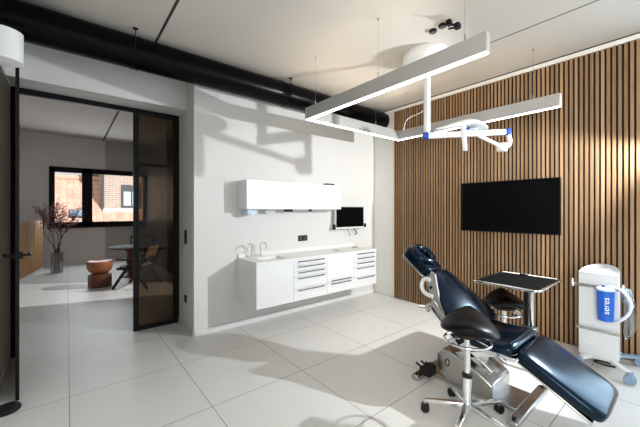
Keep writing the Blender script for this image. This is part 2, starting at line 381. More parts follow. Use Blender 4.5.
# switches and sockets
def plate(name, label, cat, fx, n, c, horizontal=False, group=None):
    t = thing(name, label, cat, c, group)
    w, h = (0.08*n, 0.08) if horizontal else (0.08, 0.08*n)
    def bb(u0, u1, v0, v1, d0, d1):
        if fx == 'x': return bx(c[0]-d1, c[0]-d0, c[1]+u0, c[1]+u1, c[2]+v0, c[2]+v1)
        return bx(c[0]+u0, c[0]+u1, c[1]-d1, c[1]-d0, c[2]+v0, c[2]+v1)
    obj('cover_plate', bb(-w/2, w/2, -h/2, h/2, 0, 0.009), M['black_matte'], t, 0.002)
    for k in range(n):
        q = (k-(n-1)/2)*0.08
        u, v = (q, 0) if horizontal else (0, q)
        obj('insert', bb(u-0.026, u+0.026, v-0.026, v+0.026, 0.008, 0.0125), M['grip'], t, 0.003)
    return t
plate('light_switch', 'tall black double switch plate on the doorway reveal', 'switch', 'x', 2, (1.10, 3.885, 1.10))
plate('wall_socket', 'small black socket low on the doorway reveal', 'socket', 'x', 1, (1.10, 3.885, 0.36))
plate('wall_socket', 'black double socket on the white wall above the worktop', 'socket', 'y', 2, (2.60, 3.58, 1.02), True)

# ------------------------------------------------------------------ duct
DY, DZ, DR = 3.40, 2.915, 0.148
t = thing('ventilation_duct', 'thick black round ventilation duct running under the ceiling', 'duct', (1.8, DY, DZ))
obj('duct_pipe', tube(BM(), [(-0.42, DY, DZ), (1.5, DY, DZ), (4.138, DY, DZ)], DR, 48), M['duct'], t)
for x in (0.52, 2.10, 2.24, 3.3):
    obj('coupling_ring', tube(BM(), [(x-0.012, DY, DZ), (x-0.010, DY, DZ), (x+0.010, DY, DZ), (x+0.012, DY, DZ)], [DR+0.0005, DR+0.004, DR+0.004, DR+0.0005], 48), M['duct'], t)
for x in (0.48, 2.17):
    b = BM(); tube(b, [(x, DY-0.16, H), (x, DY-0.158, DZ-0.0)], 0.004, 8); box(b, x-0.02, x+0.02, DY-0.18, DY-0.14, H-0.006, H)
    pts = [(x, DY+0.152*math.cos(a), DZ+0.152*math.sin(a)) for a in [PI+k*PI/14 for k in range(15)]]
    tube(b, pts, 0.004, 6)
    obj('hanger_strap', b, M['black_matte'], t)

# ------------------------------------------------------------------ suspended light frame
X1, X2, YA, YB, Z0, Z1, W = 2.045, 3.725, 0.85, 2.77, 2.42, 2.55, 0.055
t = thing('pendant_light', 'white U-shaped linear light frame hung on wires from the ceiling', 'pendant light', (2.9, 1.9, 2.42))
def bar(x0, x1, y0, y1, up):
    o = obj('light_bar', bx(x0, x1, y0, y1, Z0+0.004, Z1), M['alu'], t, 0.002)
    i = 0.006
    obj('diffuser', bx(x0+i, x1-i, y0+i, y1-i, Z0, Z0+0.005), M['led'], o)
    obj('uplight_strip', bx(x0+0.015, x1-0.015, y0+0.05, y1-0.05, Z1-0.003, Z1+0.001), M['led_up'], o)
bar(X1, X1+W, YA, YB, True); bar(X2-W, X2, YA, YB, True); bar(X1+W, X2-W, YB-W, YB, True)
for (x, y) in ((X1+W/2, 2.62), (X1+W/2, 1.75), (X1+W/2, 1.0), (X2-W/2, 2.62), (X2-W/2, 1.08), (3.2, YB-W/2)):
    b = BM(); tube(b, [(x, y, Z1), (x, y, H)], 0.0014, 6); tube(b, [(x, y, Z1), (x, y, Z1+0.05)], 0.006, 8); tube(b, [(x, y, H-0.015), (x, y, H)], 0.008, 8)
    obj('suspension_wire', b, M['steel'], t)
obj('power_cable', tube(BM(), smoothpath([(X2-0.03, 2.66, Z1), (X2-0.01, 2.60, Z1+0.15), (X2+0.10, 2.42, 2.80), (X2+0.13, 2.36, 3.0), (X2+0.10, 2.40, H-0.02), (X2+0.10, 2.42, H)], 8), 0.004, 8), M['white_metal'], t)

# ------------------------------------------------------------------ dental operating lamp
cx, cy = 2.954, 1.829
t = thing('dental_lamp', 'white jointed operating lamp on a ceiling column above the chair', 'operating lamp', (cx, cy, 2.2))
obj('ceiling_cover', lathe(BM(), [(0.215, H), (0.232, H-0.03), (0.236, H-0.07), (0.225, H-0.11), (0.19, H-0.14), (0.12, H-0.155), (0.05, H-0.16)], (cx-0.025, cy+0.0, 0), 48), M['opal'], t)
obj('column', lathe(BM(), [(0.030, 2.26), (0.034, 2.265), (0.034, 2.93), (0.03, 2.94)], (cx, cy, 0), 24), M['white_metal'], t)
J1 = Vector((cx, cy, 2.205)); J2 = Vector((3.536, 1.256, 2.228))
obj('column_joint', lathe(BM(), [(0.022, 2.200), (0.026, 2.205), (0.026, 2.255), (0.022, 2.27)], (cx, cy, 0), 24), M['white_metal'], t)
dd = (J2-J1).normalized()
def rbar(bm, a, c, hw, hh, hw2=None, hh2=None):
    a, c = Vector(a), Vector(c); d = (c-a).normalized(); s = d.cross(Vector((0, 0, 1))).normalized(); u = s.cross(d).normalized()
    hw2 = hw2 or hw; hh2 = hh2 or hh
    A = [bm.verts.new(a+s*x*hw+u*z*hh) for x, z in ((-1, -1), (1, -1), (1, 1), (-1, 1))]
    C = [bm.verts.new(c+s*x*hw2+u*z*hh2) for x, z in ((-1, -1), (1, -1), (1, 1), (-1, 1))]
    bm.faces.new(A[::-1]); bm.faces.new(C)
    for i in range(4): bm.faces.new((A[i], A[(i+1) % 4], C[(i+1) % 4], C[i]))
    return bm
obj('spring_arm', rbar(BM(), J1+dd*0.01, J2-dd*0.02, 0.026, 0.030, 0.024, 0.028), M['white_metal'], t, 0.01, seg=3)
for J, s in ((J1, -1), (J2, 1)):
    obj('joint_cap', rbar(BM(), J+dd*s*(-0.022 if s > 0 else -0.012), J+dd*s*(0.022 if s > 0 else 0.045), 0.032, 0.037, 0.027, 0.031), M['blue'], t, 0.008, seg=3)
J3 = Vector((3.50, 1.30, 2.075))
b = BM(); tube(b, smoothpath([J2+Vector((0, 0, -0.02)), J2+Vector((0.012, -0.012, -0.09)), J2+Vector((0.0, 0.0, -0.14)), J3], 6), [0.022]*13+[0.026]*5+[0.03], 14)
obj('yoke', b, M['white_metal'], t)
obj('yoke_joint', lathe(BM(), [(0.02, -0.05), (0.048, -0.045), (0.052, 0.0), (0.048, 0.03), (0.02, 0.045)], J3, 24), M['white_metal'], t)
HC = Vector((2.90, 1.385, 2.175))
obj('lower_arm', tube(BM(), [J3, J3.lerp(HC, 0.5), HC], [0.018, 0.017, 0.020], 14), M['white_metal'], t)
R1 = Vector((0.775, -0.632, 0))
hd = thing  # (no object) keep naming simple
b = BM()
secs = [(-0.30, 0.012, -0.02), (-0.22, 0.026, -0.005), (-0.12, 0.042, 0.018), (-0.03, 0.055, 0.040), (0.04, 0.056, 0.042), (0.12, 0.050, 0.02), (0.17, 0.036, -0.005), (0.195, 0.014, -0.02)]
F1 = Vector((0.632, 0.775, 0)); rings = []
for s, wv, zz in secs:
    ring = []
    for j in range(14):
        a = 2*PI*j/14
        ring.append(b.verts.new(HC + R1*s + F1*(wv*1.7*math.cos(a)) + Vector((0, 0, 0.02+zz+wv*0.55*math.sin(a)))))
    rings.append(ring)
for p, q in zip(rings, rings[1:]):
    for j in range(14): b.faces.new((p[j], p[(j+1) % 14], q[(j+1) % 14], q[j]))
b.faces.new(rings[0][::-1]); b.faces.new(rings[-1])
hd = obj('lamp_head', b, M['opal'], t, sub=1)
obj('lens', lathe(BM(), [(0.03, -0.012), (0.045, -0.008), (0.045, 0.004)], HC+R1*0.06, 20), M['pale'], hd)
for k in (0.015, ):
    obj('joint_cap', tube(BM(), [HC-F1*0.03, HC-F1*0.045], 0.014, 14), M['blue'], t)
obj('handle', tube(BM(), [HC+Vector((0, 0, 0.05))-R1*0.03, HC+Vector((0, 0, -0.03))-R1*0.025, HC+Vector((0, 0, -0.20))-R1*0.012], [0.028, 0.024, 0.019], 16), M['white_metal'], t, 0.004)

# black ceiling spots
def spot(label, c):
    t = thing('ceiling_spotlight', label, 'spotlight', c, 'black spotlights by the lamp cover')
    obj('canopy', lathe(BM(), [(0.030, 0), (0.034, -0.004), (0.034, -0.020), (0.030, -0.024)], c, 28), M['black'], t)
    obj('reflector', lathe(BM(), [(0.026, -0.0245), (0.022, -0.028), (0.004, -0.026)], c, 24), M['grip'], t)
spot('flat black ceiling spot nearer the round white lamp cover', (2.599, 1.547, H))
spot('flat black ceiling spot farther right of the white lamp cover', (2.587, 1.448, H))
t = thing('ceiling_sensor', 'small black jointed sensor bracket on the ceiling right of the black spots', 'sensor', (2.575, 1.375, H))
obj('mount', bx(2.55, 2.60, 1.36, 1.40, H-0.045, H), M['black'], t, 0.004)
obj('joint_arm', rbar(BM(), (2.575, 1.38, H-0.035), (2.575, 1.31, H-0.075), 0.008, 0.008), M['black'], t)
obj('sensor_head', bx(2.55, 2.60, 1.285, 1.33, H-0.105, H-0.06), M['black'], t, 0.004)
obj('antenna', rbar(BM(), (2.56, 1.30, H-0.10), (2.50, 1.345, H-0.118), 0.006, 0.006), M['black'], t)

# ------------------------------------------------------------------ wall lamp at left
t = thing('wall_lamp', 'short white cylindrical wall lamp at the upper left edge', 'wall lamp', (-0.42, 2.92, 2.5))
obj('lamp_body', lathe(BM(), [(0.088, 2.40), (0.094, 2.402), (0.094, 2.598), (0.088, 2.60)], (-0.322, 2.90, 0), 40), M['opal'], t)
obj('mount', bx(-0.42, -0.38, 2.89, 2.95, 2.46, 2.54), M['white_metal'], t, 0.003)

# ------------------------------------------------------------------ television
t = thing('television', 'large flat black television hung on the slatted wall', 'television', (4.10, 1.464, 1.46))
obj('screen_panel', bx(4.045, 4.075, 0.933, 1.995, 1.150, 1.770), M['screen'], t, 0.004)
b = BM(); ys0, ys1, zs0, zs1 = 0.933, 1.995, 1.150, 1.770
for q in ((ys0, ys1, zs0, zs0+0.012), (ys0, ys1, zs1-0.008, zs1), (ys0, ys0+0.008, zs0, zs1), (ys1-0.008, ys1, zs0, zs1)): box(b, 4.042, 4.05, *q)
obj('bezel', b, M['black'], t, 0.001)
obj('wall_bracket', bx(4.07, 4.1018, 1.26, 1.66, 1.30, 1.60), M['black_matte'], t)

# ------------------------------------------------------------------ floating cabinets
ZB, ZT, YF = 0.31, 0.805, 3.10
def handle(z, x0, x1, par):
    b = BM(); tube(b, [(x0, YF-0.020, z), (x1, YF-0.020, z)], 0.006, 8)
    for x in (x0+0.02, x1-0.02): box(b, x-0.004, x+0.004, YF-0.020, YF+0.004, z-0.004, z+0.004)
    obj('handle', b, M['grip'], par)
def carcass(t, x0, x1):
    obj('carcass', bx(x0+0.001, x1-0.001, YF+0.02, 3.58, ZB, ZT), M['lacquer'], t)
def front(name, t, x0, x1, z0, z1):
    return obj(name, bx(x0+0.002, x1-0.002, YF, YF+0.0195, z0+0.002, z1-0.002), M['lacquer'], t, 0.0015)
t = thing('base_cabinet', 'plain white floating cabinet with the sink, leftmost of the row', 'cabinet', (1.87, 3.34, ZB))
carcass(t, 1.62, 2.12); front('door', t, 1.62, 2.12, ZB, ZT)
def drawers(x0, x1, label):
    t = thing('drawer_cabinet', label, 'cabinet', ((x0+x1)/2, 3.34, ZB), 'five drawer cabinets')
    carcass(t, x0, x1)
    zz = [ZB, 0.455, 0.60, 0.67, 0.74, ZT]
    for k in range(5):
        dr = front('drawer', t, x0, x1, zz[k], zz[k+1]); handle(zz[k+1]-0.016, x0+0.06, x1-0.06, dr)
drawers(2.12, 2.65, 'white floating five-drawer cabinet directly right of the sink cabinet')
t = thing('base_cabinet', 'white floating cabinet with two close dark handles, between the drawer cabinets', 'cabinet', (2.9, 3.34, ZB))
carcass(t, 2.65, 3.15); dr = front('door', t, 2.65, 3.15, 0.455, ZT); handle(0.479, 2.72, 3.08, dr)
dr = front('drawer', t, 2.65, 3.15, ZB, 0.455); handle(0.437, 2.72, 3.08, dr)
drawers(3.15, 3.63, 'white floating five-drawer cabinet at the right end below the monitor')
# worktop with hole for the basin
t = thing('worktop', 'white worktop running over the floating cabinets', 'worktop', (2.62, 3.34, ZT))
sx0, sx1, sy0, sy1 = 1.76, 2.10, 3.19, 3.44
b = BM(); z0, z1 = ZT, 0.835
box(b, 1.62, sx0, 3.097, 3.58, z0, z1); box(b, sx1, 3.632, 3.097, 3.58, z0, z1); box(b, sx0, sx1, 3.097, sy0, z0, z1); box(b, sx0, sx1, sy1, 3.58, z0, z1)
bmesh.ops.remove_doubles(b, verts=b.verts[:], dist=1e-5)
obj('counter_top', b, M['solid'], t)
obj('upstand', bx(1.62, 3.632, 3.562, 3.58, z1, z1+0.05), M['solid'], t, 0.002)
b = BM(); tk = 0.008; zb = 0.70
box(b, sx0, sx1, sy0, sy1, zb, zb+tk); box(b, sx0, sx0+tk, sy0, sy1, zb, z1-0.002); box(b, sx1-tk, sx1, sy0, sy1, zb, z1-0.002); box(b, sx0, sx1, sy0, sy0+tk, zb, z1-0.002); box(b, sx0, sx1, sy1-tk, sy1, zb, z1-0.002)
s = obj('sink_basin', b, M['solid'], t)
obj('drain', lathe(BM(), [(0.02, 0), (0.022, 0.004), (0.001, 0.005)], (1.93, 3.31, zb+tk), 20), M['chrome'], s)
def faucet(x, y, label, hh, dx, dy):
    t = thing('faucet', label, 'faucet', (x, y, 0.835), 'gooseneck faucets by the sink')
    pts = [(x, y, 0.835), (x, y, 0.835+hh*0.6)]
    for k in range(9):
        a = PI*k/8; rr = 0.05
        pts.append((x+dx*rr*(1-math.cos(a)), y+dy*rr*(1-math.cos(a)), 0.835+hh*0.7+rr*math.sin(a)))
    pts.append((x+dx*0.1, y+dy*0.1, 0.835+hh*0.55))
    obj('spout', tube(BM(), pts, 0.0075, 12), M['chrome'], t)
    obj('base', lathe(BM(), [(0.020, 0), (0.020, 0.01), (0.013, 0.03), (0.009, 0.034)], (x, y, 0.835), 20), M['chrome'], t)
    obj('lever', tube(BM(), [(x+0.01, y, 0.86), (x+0.045, y, 0.872)], 0.004, 8), M['chrome'], t)
faucet(1.765, 3.50, 'shorter chrome gooseneck faucet at the left of the sink', 0.175, -0.8, -0.6)
faucet(1.885, 3.50, 'taller chrome gooseneck faucet at the right of the sink', 0.19, 0.3, -0.95)
o = obj('instrument_dish', lathe(BM(), [(0.05, 0), (0.055, 0.006), (0.052, 0.007), (0.046, 0.004), (0.001, 0.003)], (3.02, 3.33, 0.835), 24), M['steel']); tag(o, 'flat steel dish lying on the worktop near its middle', 'dish')
o = obj('remote_control', bx(3.42, 3.50, 3.37, 3.40, 0.835, 0.85), M['grey_plastic'], bev=0.003); tag(o, 'small grey remote on the worktop below the monitor', 'remote')

# upper cabinet
t = thing('wall_cabinet', 'long white handleless cabinet hung on the wall above the worktop', 'cabinet', (2.37, 3.46, 1.43))
obj('carcass', bx(1.62, 3.12, 3.355, 3.58, 1.43, 1.775), M['lacquer'], t, 0.001)
obj('flap_door', bx(1.62, 3.12, 3.335, 3.3545, 1.43, 1.775), M['lacquer'], t, 0.0015)
t = thing('soap_dispenser', 'small white dispenser box under the left end of the wall cabinet', 'dispenser', (1.73, 3.46, 1.43))
obj('body', bx(1.665, 1.80, 3.41, 3.55, 1.37, 1.43), M['pale'], t, 0.006); obj('nozzle', bx(1.71, 1.75, 3.40, 3.43, 1.355, 1.375), M['white_metal'], t, 0.002)
t = thing('under_cabinet_light', 'slim white light bar fixed under the wall cabinet', 'light', (2.7, 3.48, 1.43))
obj('housing', bx(2.28, 3.08, 3.46, 3.50, 1.405, 1.43), M['white_metal'], t, 0.003)
obj('end_clip', bx(2.24, 2.34, 3.44, 3.51, 1.398, 1.4295), M['black_matte'], t, 0.004); obj('end_clip', bx(2.62, 2.66, 3.44, 3.51, 1.402, 1.4295), M['black_matte'], t, 0.004)
t = thing('paper_holder', 'small grey holder beside the dispenser under the wall cabinet', 'holder', (2.02, 3.48, 1.43))
obj('body', bx(1.95, 2.08, 3.47, 3.53, 1.385, 1.43), M['white_metal'], t, 0.005); obj('slot', bx(1.97, 2.06, 3.466, 3.472, 1.392, 1.400), M['grey_plastic'], t)
t = thing('router', 'flat black device lying on top of the wall cabinet', 'router', (2.97, 3.42, 1.775))
obj('body', prism(BM(), [(2.85, 3.36), (3.02, 3.37), (3.06, 3.42), (3.03, 3.46), (2.87, 3.45)], 1.775, 1.800), M['black_matte'], t, 0.006); obj('led_strip', bx(2.90, 2.98, 3.361, 3.366, 1.782, 1.785), M['grey_plastic'], t)

# monitor
t = thing('monitor', 'small wall-mounted monitor with white chin right of the wall cabinet', 'monitor', (3.465, 3.58, 1.3))
obj('housing', bx(3.155, 3.775, 3.49, 3.525, 1.125, 1.475), M['white_metal'], t, 0.005)
obj('screen', bx(3.165, 3.765, 3.486, 3.491, 1.155, 1.468), M['screen'], t, 0.001)
obj('wall_arm', bx(3.40, 3.52, 3.52, 3.58, 1.24, 1.36), M['grey_plastic'], t)
for x in (3.145, 3.80): obj('side_bracket', bx(x-0.02, x+0.03 if x > 3.5 else x+0.008, 3.485, 3.53, 1.12 if x < 3.5 else 1.14, 1.20), M['black_matte'], t, 0.003)
b = BM(); tube(b, smoothpath([(3.42, 3.515, 1.13), (3.45, 3.51, 1.07), (3.49, 3.52, 1.03), (3.50, 3.55, 1.02)], 6), 0.007, 8)
obj('cable', b, M['grey_plastic'], t)
b = BM(); tube(b, smoothpath([(3.56, 3.515, 1.13), (3.60, 3.51, 1.09), (3.64, 3.52, 1.05), (3.63, 3.55, 1.02)], 6), 0.008, 8)
obj('cable', b, M['black_matte'], t)

# ------------------------------------------------------------------ dental chair
CX = 2.575
t = thing('dental_chair', 'reclined dark navy leather dental chair on a chrome base', 'dental chair', (CX, 1.13, 0))
R = math.radians
# leg rest
sec = []
for y, z, w, th in ((0.335, 0.212, 0.165, 0.020), (0.345, 0.218, 0.215, 0.036), (0.375, 0.234, 0.240, 0.045), (0.45, 0.276, 0.250, 0.046), (0.58, 0.347, 0.255, 0.046), (0.70, 0.412, 0.255, 0.045), (0.765, 0.447, 0.250, 0.040), (0.785, 0.456, 0.23, 0.025)):
    sec.append((y, z, w, th, R(29)))
lr = obj('leg_rest', cushion(BM(), sec, CX, 28, 5.5), M['leather'], t, sub=1, sm=60)
b = BM()
def tilt(y, z, x0, x1, y0, y1, zz0, zz1, ang): return Matrix.Translation((CX, y, z)) @ Matrix.Rotation(ang, 4, 'X')
box(b, -0.235, 0.235, -0.22, 0.22, -0.058, -0.044, 0, Matrix.Translation((CX, 0.56, 0.336)) @ Matrix.Rotation(R(29), 4, 'X'))
obj('base_plate', b, M['steel'], lr, 0.004)
# seat
sec = [(0.785, 0.452, 0.22, 0.03, R(8)), (0.80, 0.455, 0.255, 0.052, R(8)), (0.84, 0.458, 0.27, 0.060, R(6)), (0.95, 0.452, 0.275, 0.055, R(0)), (1.08, 0.445, 0.28, 0.055, R(0)), (1.18, 0.452, 0.28, 0.055, R(0)), (1.235, 0.465, 0.26, 0.04, R(10))]
se = obj('seat', cushion(BM(), sec, CX), M['leather'], t, sub=1, sm=60)
obj('piping', tube(BM(), [(CX-0.25, 0.815, 0.512), (CX, 0.812, 0.516), (CX+0.25, 0.815, 0.512)], 0.008, 10), M['leather'], se)
# backrest
sec = [(1.10, 0.47, 0.29, 0.025, R(46)), (1.105, 0.48, 0.345, 0.045, R(46)), (1.16, 0.535, 0.352, 0.052, R(47)), (1.25, 0.625, 0.310, 0.052, R(47)), (1.34, 0.715, 0.245, 0.048, R(46)), (1.43, 0.805, 0.180, 0.042, R(45)), (1.485, 0.855, 0.142, 0.036, R(42)), (1.50, 0.868, 0.12, 0.02, R(42))]
bk = obj('backrest', cushion(BM(), sec, CX+0.025, 32, 3.5, 0.19), M['leather'], t, sub=1, sm=60)
b = BM()
TB = Matrix.Translation((CX, 1.30, 0.675)) @ Matrix.Rotation(R(45), 4, 'X')
prism(b, [(-0.29, -0.20), (0.29, -0.20), (0.13, 0.255), (-0.13, 0.255)], -0.072, -0.050, lambda x, y, z: (TB @ Vector((x, y, z)))[:])
obj('back_shell', b, M['shell'], bk, 0.008)
# side hinge plate, loop handle, knob (viewer's side)
def BP(x, v, n): return (TB @ Vector((x, v, n)))[:]
b = BM()
poly = [(0.27, 0.035), (0.21, -0.05), (0.10, -0.085), (-0.02, -0.10), (-0.12, -0.08), (-0.10, -0.035), (0.02, -0.02), (0.13, 0.02), (0.22, 0.06)]
def side(x0, v): return x0
aa = [b.verts.new(BP(-0.155-(0.27-v)*0.36-0.0, v, n)) for v, n in poly]; bb_ = [b.verts.new(BP(-0.130-(0.27-v)*0.36, v, n)) for v, n in poly]
b.faces.new(aa[::-1]); b.faces.new(bb_)
for i in range(len(poly)):
    j = (i+1) % len(poly); b.faces.new((aa[i], aa[j], bb_[j], bb_[i]))
sp_ = obj('hinge_plate', b, M['shell'], t, 0.004)
for v, n in ((0.16, -0.03), (0.03, -0.062)):
    c = Vector(BP(-0.155-(0.27-v)*0.36, v, n)); obj('bolt', tube(BM(), [c+Vector((0.005, 0, 0)), c+Vector((-0.008, 0, 0))], 0.013, 14), M['black_matte'], sp_)
lp = [BP(-0.165-(0.27-v)*0.33, v, n) for v, n in ((0.21, 0.0), (0.245, -0.03), (0.25, -0.07), (0.225, -0.105), (0.18, -0.115), (0.13, -0.09), (0.09, -0.05))]
obj('loop_handle', tube(BM(), smoothpath(lp, 6), 0.017, 14), M['white_metal'], t)
kn = Vector(BP(-0.22, 0.07, -0.17))
b = BM(); tube(b, [Vector(BP(-0.20, 0.02, -0.08)), Vector(BP(-0.20, 0.06, -0.12)), kn], [0.016, 0.016, 0.018], 12); tube(b, [kn, kn+Vector((-0.03, 0.05, 0.0))], 0.016, 12); tube(b, [kn, kn+Vector((-0.03, -0.045, -0.02))], 0.014, 12)
obj('release_lever', b, M['steel'], t)
obj('slide_rail', rbar(BM(), BP(-0.27, 0.05, -0.06), BP(-0.275, -0.27, -0.045), 0.010, 0.022), M['steel'], t, 0.003)
obj('rail_cover', rbar(BM(), BP(-0.225, 0.03, -0.085), BP(-0.235, -0.30, -0.08), 0.025, 0.03), M['black_matte'], t, 0.006)
obj('back_bar', tube(BM(), [BP(-0.24, 0.03, -0.125), BP(-0.25, -0.30, -0.115)], 0.008, 10), M['chrome'], t)
# headrest
TH = Matrix.Translation((CX, 1.645, 0.945)) @ Matrix.Rotation(R(38), 4, 'X') @ Matrix.Scale(0.9, 4)
hr = None
b = BM()
def rr(w, h, r, n=6):
    out = []
    for cx_, cy_, a0 in ((w-r, h-r, 0), (-w+r, h-r, 90), (-w+r, -h+r, 180), (w-r, -h+r, 270)):
        for k in range(n+1):
            a = R(a0+90*k/n); out.append((cx_+r*math.cos(a), cy_+r*math.sin(a)))
    return out
prism(b, rr(0.130, 0.165, 0.05), -0.045, 0.055, lambda x, y, z: (TH @ Vector((x, y, z)))[:])
hr = obj('headrest', b, M['leather'], t, 0.018, seg=4)
ring = [(TH @ Vector((0.098*math.cos(2*PI*k/40), 0.03+0.102*math.sin(2*PI*k/40), 0.062)))[:] for k in range(40)]
obj('head_ring', tube(BM(), ring, 0.036, 16, True), M['leather'], hr)
b = BM(); prism(b, rr(0.115, 0.035, 0.02), 0.0, 0.05, lambda x, y, z: (TH @ Vector((x, y-0.135, z)))[:])
obj('neck_pad', b, M['leather'], hr, 0.012, seg=3)
b = BM(); prism(b, rr(0.128, 0.17, 0.05), -0.062, -0.043, lambda x, y, z: (TH @ Vector((x, y, z)))[:])
obj('back_plate', b, M['steel'], hr, 0.005)
obj('neck_bar', bx(CX-0.05, CX+0.05, 1.44, 1.56, 0.80, 0.845), M['steel'], t, 0.006)
# underframe and base
obj('seat_frame', bx(CX-0.20, CX+0.20, 0.80, 1.26, 0.372, 0.402), M['chrome'], t, 0.006)
b = BM()
for x in (CX-0.12, CX+0.12):
    rbar(b, (x, 1.36, 0.20), (x, 0.92, 0.375), 0.014, 0.022); rbar(b, (x, 0.98, 0.20), (x, 1.30, 0.375), 0.014, 0.022)
obj('lift_arms', b, M['chrome'], t, 0.003)
obj('lift_column', bx(CX-0.07, CX+0.07, 1.08, 1.26, 0.05, 0.375), M['steel'], t, 0.01)
b = BM()
poly = [(0.96, 0.03), (1.30, 0.03), (1.37, 0.07), (1.40, 0.13), (1.40, 0.225), (1.36, 0.262), (1.28, 0.27), (1.18, 0.245), (1.06, 0.19), (0.96, 0.13)]
prism(b, poly, 2.405, 2.745, lambda y, z, x: (x, y, z))
cv = obj('base_cover', b, M['steel'], t, 0.012, seg=3)
hole = [(2.4035, 1.305+0.016*math.cos(a), 0.175+0.028*math.sin(a)) for a in [2*PI*k/20 for k in range(20)]]
obj('grip_hole', tube(BM(), hole, 0.004, 8, True), M['black_matte'], cv)
obj('base_foot', bx(2.42, 2.72, 0.75, 1.52, 0.008, 0.036), M['steel'], t, 0.006)
for y in (0.775, 1.505):
    f = obj('cross_bar', rbar(BM(), (2.24, y, 0.022), (2.90, y, 0.022), 0.035, 0.022), M['steel'], t, 0.012, seg=3)
    for x in (2.28, 2.86): obj('levelling_foot', lathe(BM(), [(0.022, 0), (0.024, 0.004), (0.012, 0.012), (0.012, 0.055)], (x, y, 0), 16), M['black_matte'], f)
fc = obj('foot_control', prism(BM(), [(1.395, 0.045), (1.50, 0.045), (1.49, 0.105), (1.45, 0.13), (1.40, 0.125)], 2.29, 2.40, lambda y, z, x: (x, y, z)), M['black_matte'], t, 0.008)
for k, (y, z) in enumerate(((1.475, 0.115), (1.44, 0.135), (1.41, 0.13))):
    obj('pedal', tube(BM(), [(2.31+0.02*k, y, z-0.02), (2.255+0.02*k, y+0.02, z+0.035)], 0.008, 10), M['black_matte'], fc)

# ------------------------------------------------------------------ stools
def stool(label, dz):
    t = thing('saddle_stool', label, 'stool', (0, 0, 0), 'black saddle stools with chrome rings')
    b = BM(); n = 36; rows = []
    u = Vector((0.429, -0.904, 0)); v = Vector((0.904, 0.429, 0))
    for side_ in (1, -1):
        for k in range(0, 8):
            rho = k/7.0
            row = []
            for j in range(n):
                a = 2*PI*j/n
                x, y = 0.192*rho*math.cos(a), 0.175*rho*math.sin(a)
                hgt = 0.038 - 1.0*x*x - 0.18*abs(x) - 0.06*x + 0.26*y*(1 if y > 0 else 0.35)*max(0, 1-abs(x)/0.24)
                edge = 0.035*math.sqrt(max(0.0, 1-rho**4))
                zz = 0.60+dz+hgt+side_*edge*(1.0 if side_ > 0 else 1.3)
                row.append((u*(x+0.012)+v*y+Vector((0, 0, zz))))
            rows.append(row)
    top, bot = rows[:8], rows[8:]
    order = top[1:] + bot[1:-1][::-1]
    R_ = [[b.verts.new(p) for p in row] for row in order]
    ct = b.verts.new(top[0][0]); cb_ = b.verts.new(bot[0][0])
    for p, q in zip(R_, R_[1:]):
        for j in range(n): b.faces.new((p[j], p[(j+1) % n], q[(j+1) % n], q[j]))
    for j in range(n):
        b.faces.new((ct, R_[0][j], R_[0][(j+1) % n])); b.faces.new((cb_, R_[-1][(j+1) % n], R_[-1][j]))
    obj('seat', b, M['stool_leather'], t, sub=1, sm=80)
    obj('seat_plate', lathe(BM(), [(0.09, 0.535+dz), (0.095, 0.538+dz), (0.095, 0.560+dz), (0.07, 0.580+dz)], (0, 0, 0), 28), M['black_matte'], t)
    rg = obj('ring_lever', tube(BM(), circ((0, 0, 0.50+dz), 0.145, 'z', 44), 0.009, 12, True), M['chrome'], t)
    for k in range(3):
        a = 2*PI*k/3+0.5
        obj('ring_spoke', tube(BM(), [(0.143*math.cos(a), 0.143*math.sin(a), 0.503+dz), (0.03*math.cos(a), 0.03*math.sin(a), 0.53+dz)], 0.006, 8), M['chrome'], rg)
    obj('gas_piston', lathe(BM(), [(0.0185, 0.29), (0.0185, 0.56+dz)], (0, 0, 0), 24), M['chrome'], t)
    obj('column', lathe(BM(), [(0.030, 0.075), (0.030, 0.295), (0.026, 0.30)], (0, 0, 0), 28), M['chrome'], t)
    obj('collar', lathe(BM(), [(0.031, 0.292), (0.033, 0.296), (0.033, 0.315), (0.024, 0.322)], (0, 0, 0), 28), M['black_matte'], t)
    for k in range(5):
        a = math.radians(121+72*k); d = Vector((math.cos(a), math.sin(a), 0)); e = d.cross(Vector((0, 0, 1)))
        lg = obj('base_leg', rbar(BM(), d*0.015+Vector((0, 0, 0.105)), d*0.275+Vector((0, 0, 0.078)), 0.022, 0.017, 0.014, 0.012), M['chrome'], t, 0.007, seg=3)
        c = d*0.27
        obj('castor_fork', tube(BM(), [c+Vector((0, 0, 0.082)), c+Vector((0, 0, 0.045))], 0.010, 12), M['chrome'], lg)
        for s in (-1, 1):
            cc = c + e*s*0.013 + Vector((0, 0, 0.029))
            obj('castor_wheel', tube(BM(), [cc-e*0.009, cc-e*0.006, cc+e*0.006, cc+e*0.009], [0.025, 0.029, 0.029, 0.025], 22), M['rubber'], lg)
    return t
s1 = stool('black saddle stool with chrome ring in front of the dental chair', 0.04)
s1.location = (2.097, 0.995, 0)
s2 = stool('black saddle stool half hidden under the instrument tray behind the chair', -0.035)
s2.location = (3.17, 1.16, 0); s2.rotation_euler = (0, 0, math.radians(8))
s1['group'] = s2['group'] = 'black saddle stools with chrome rings'

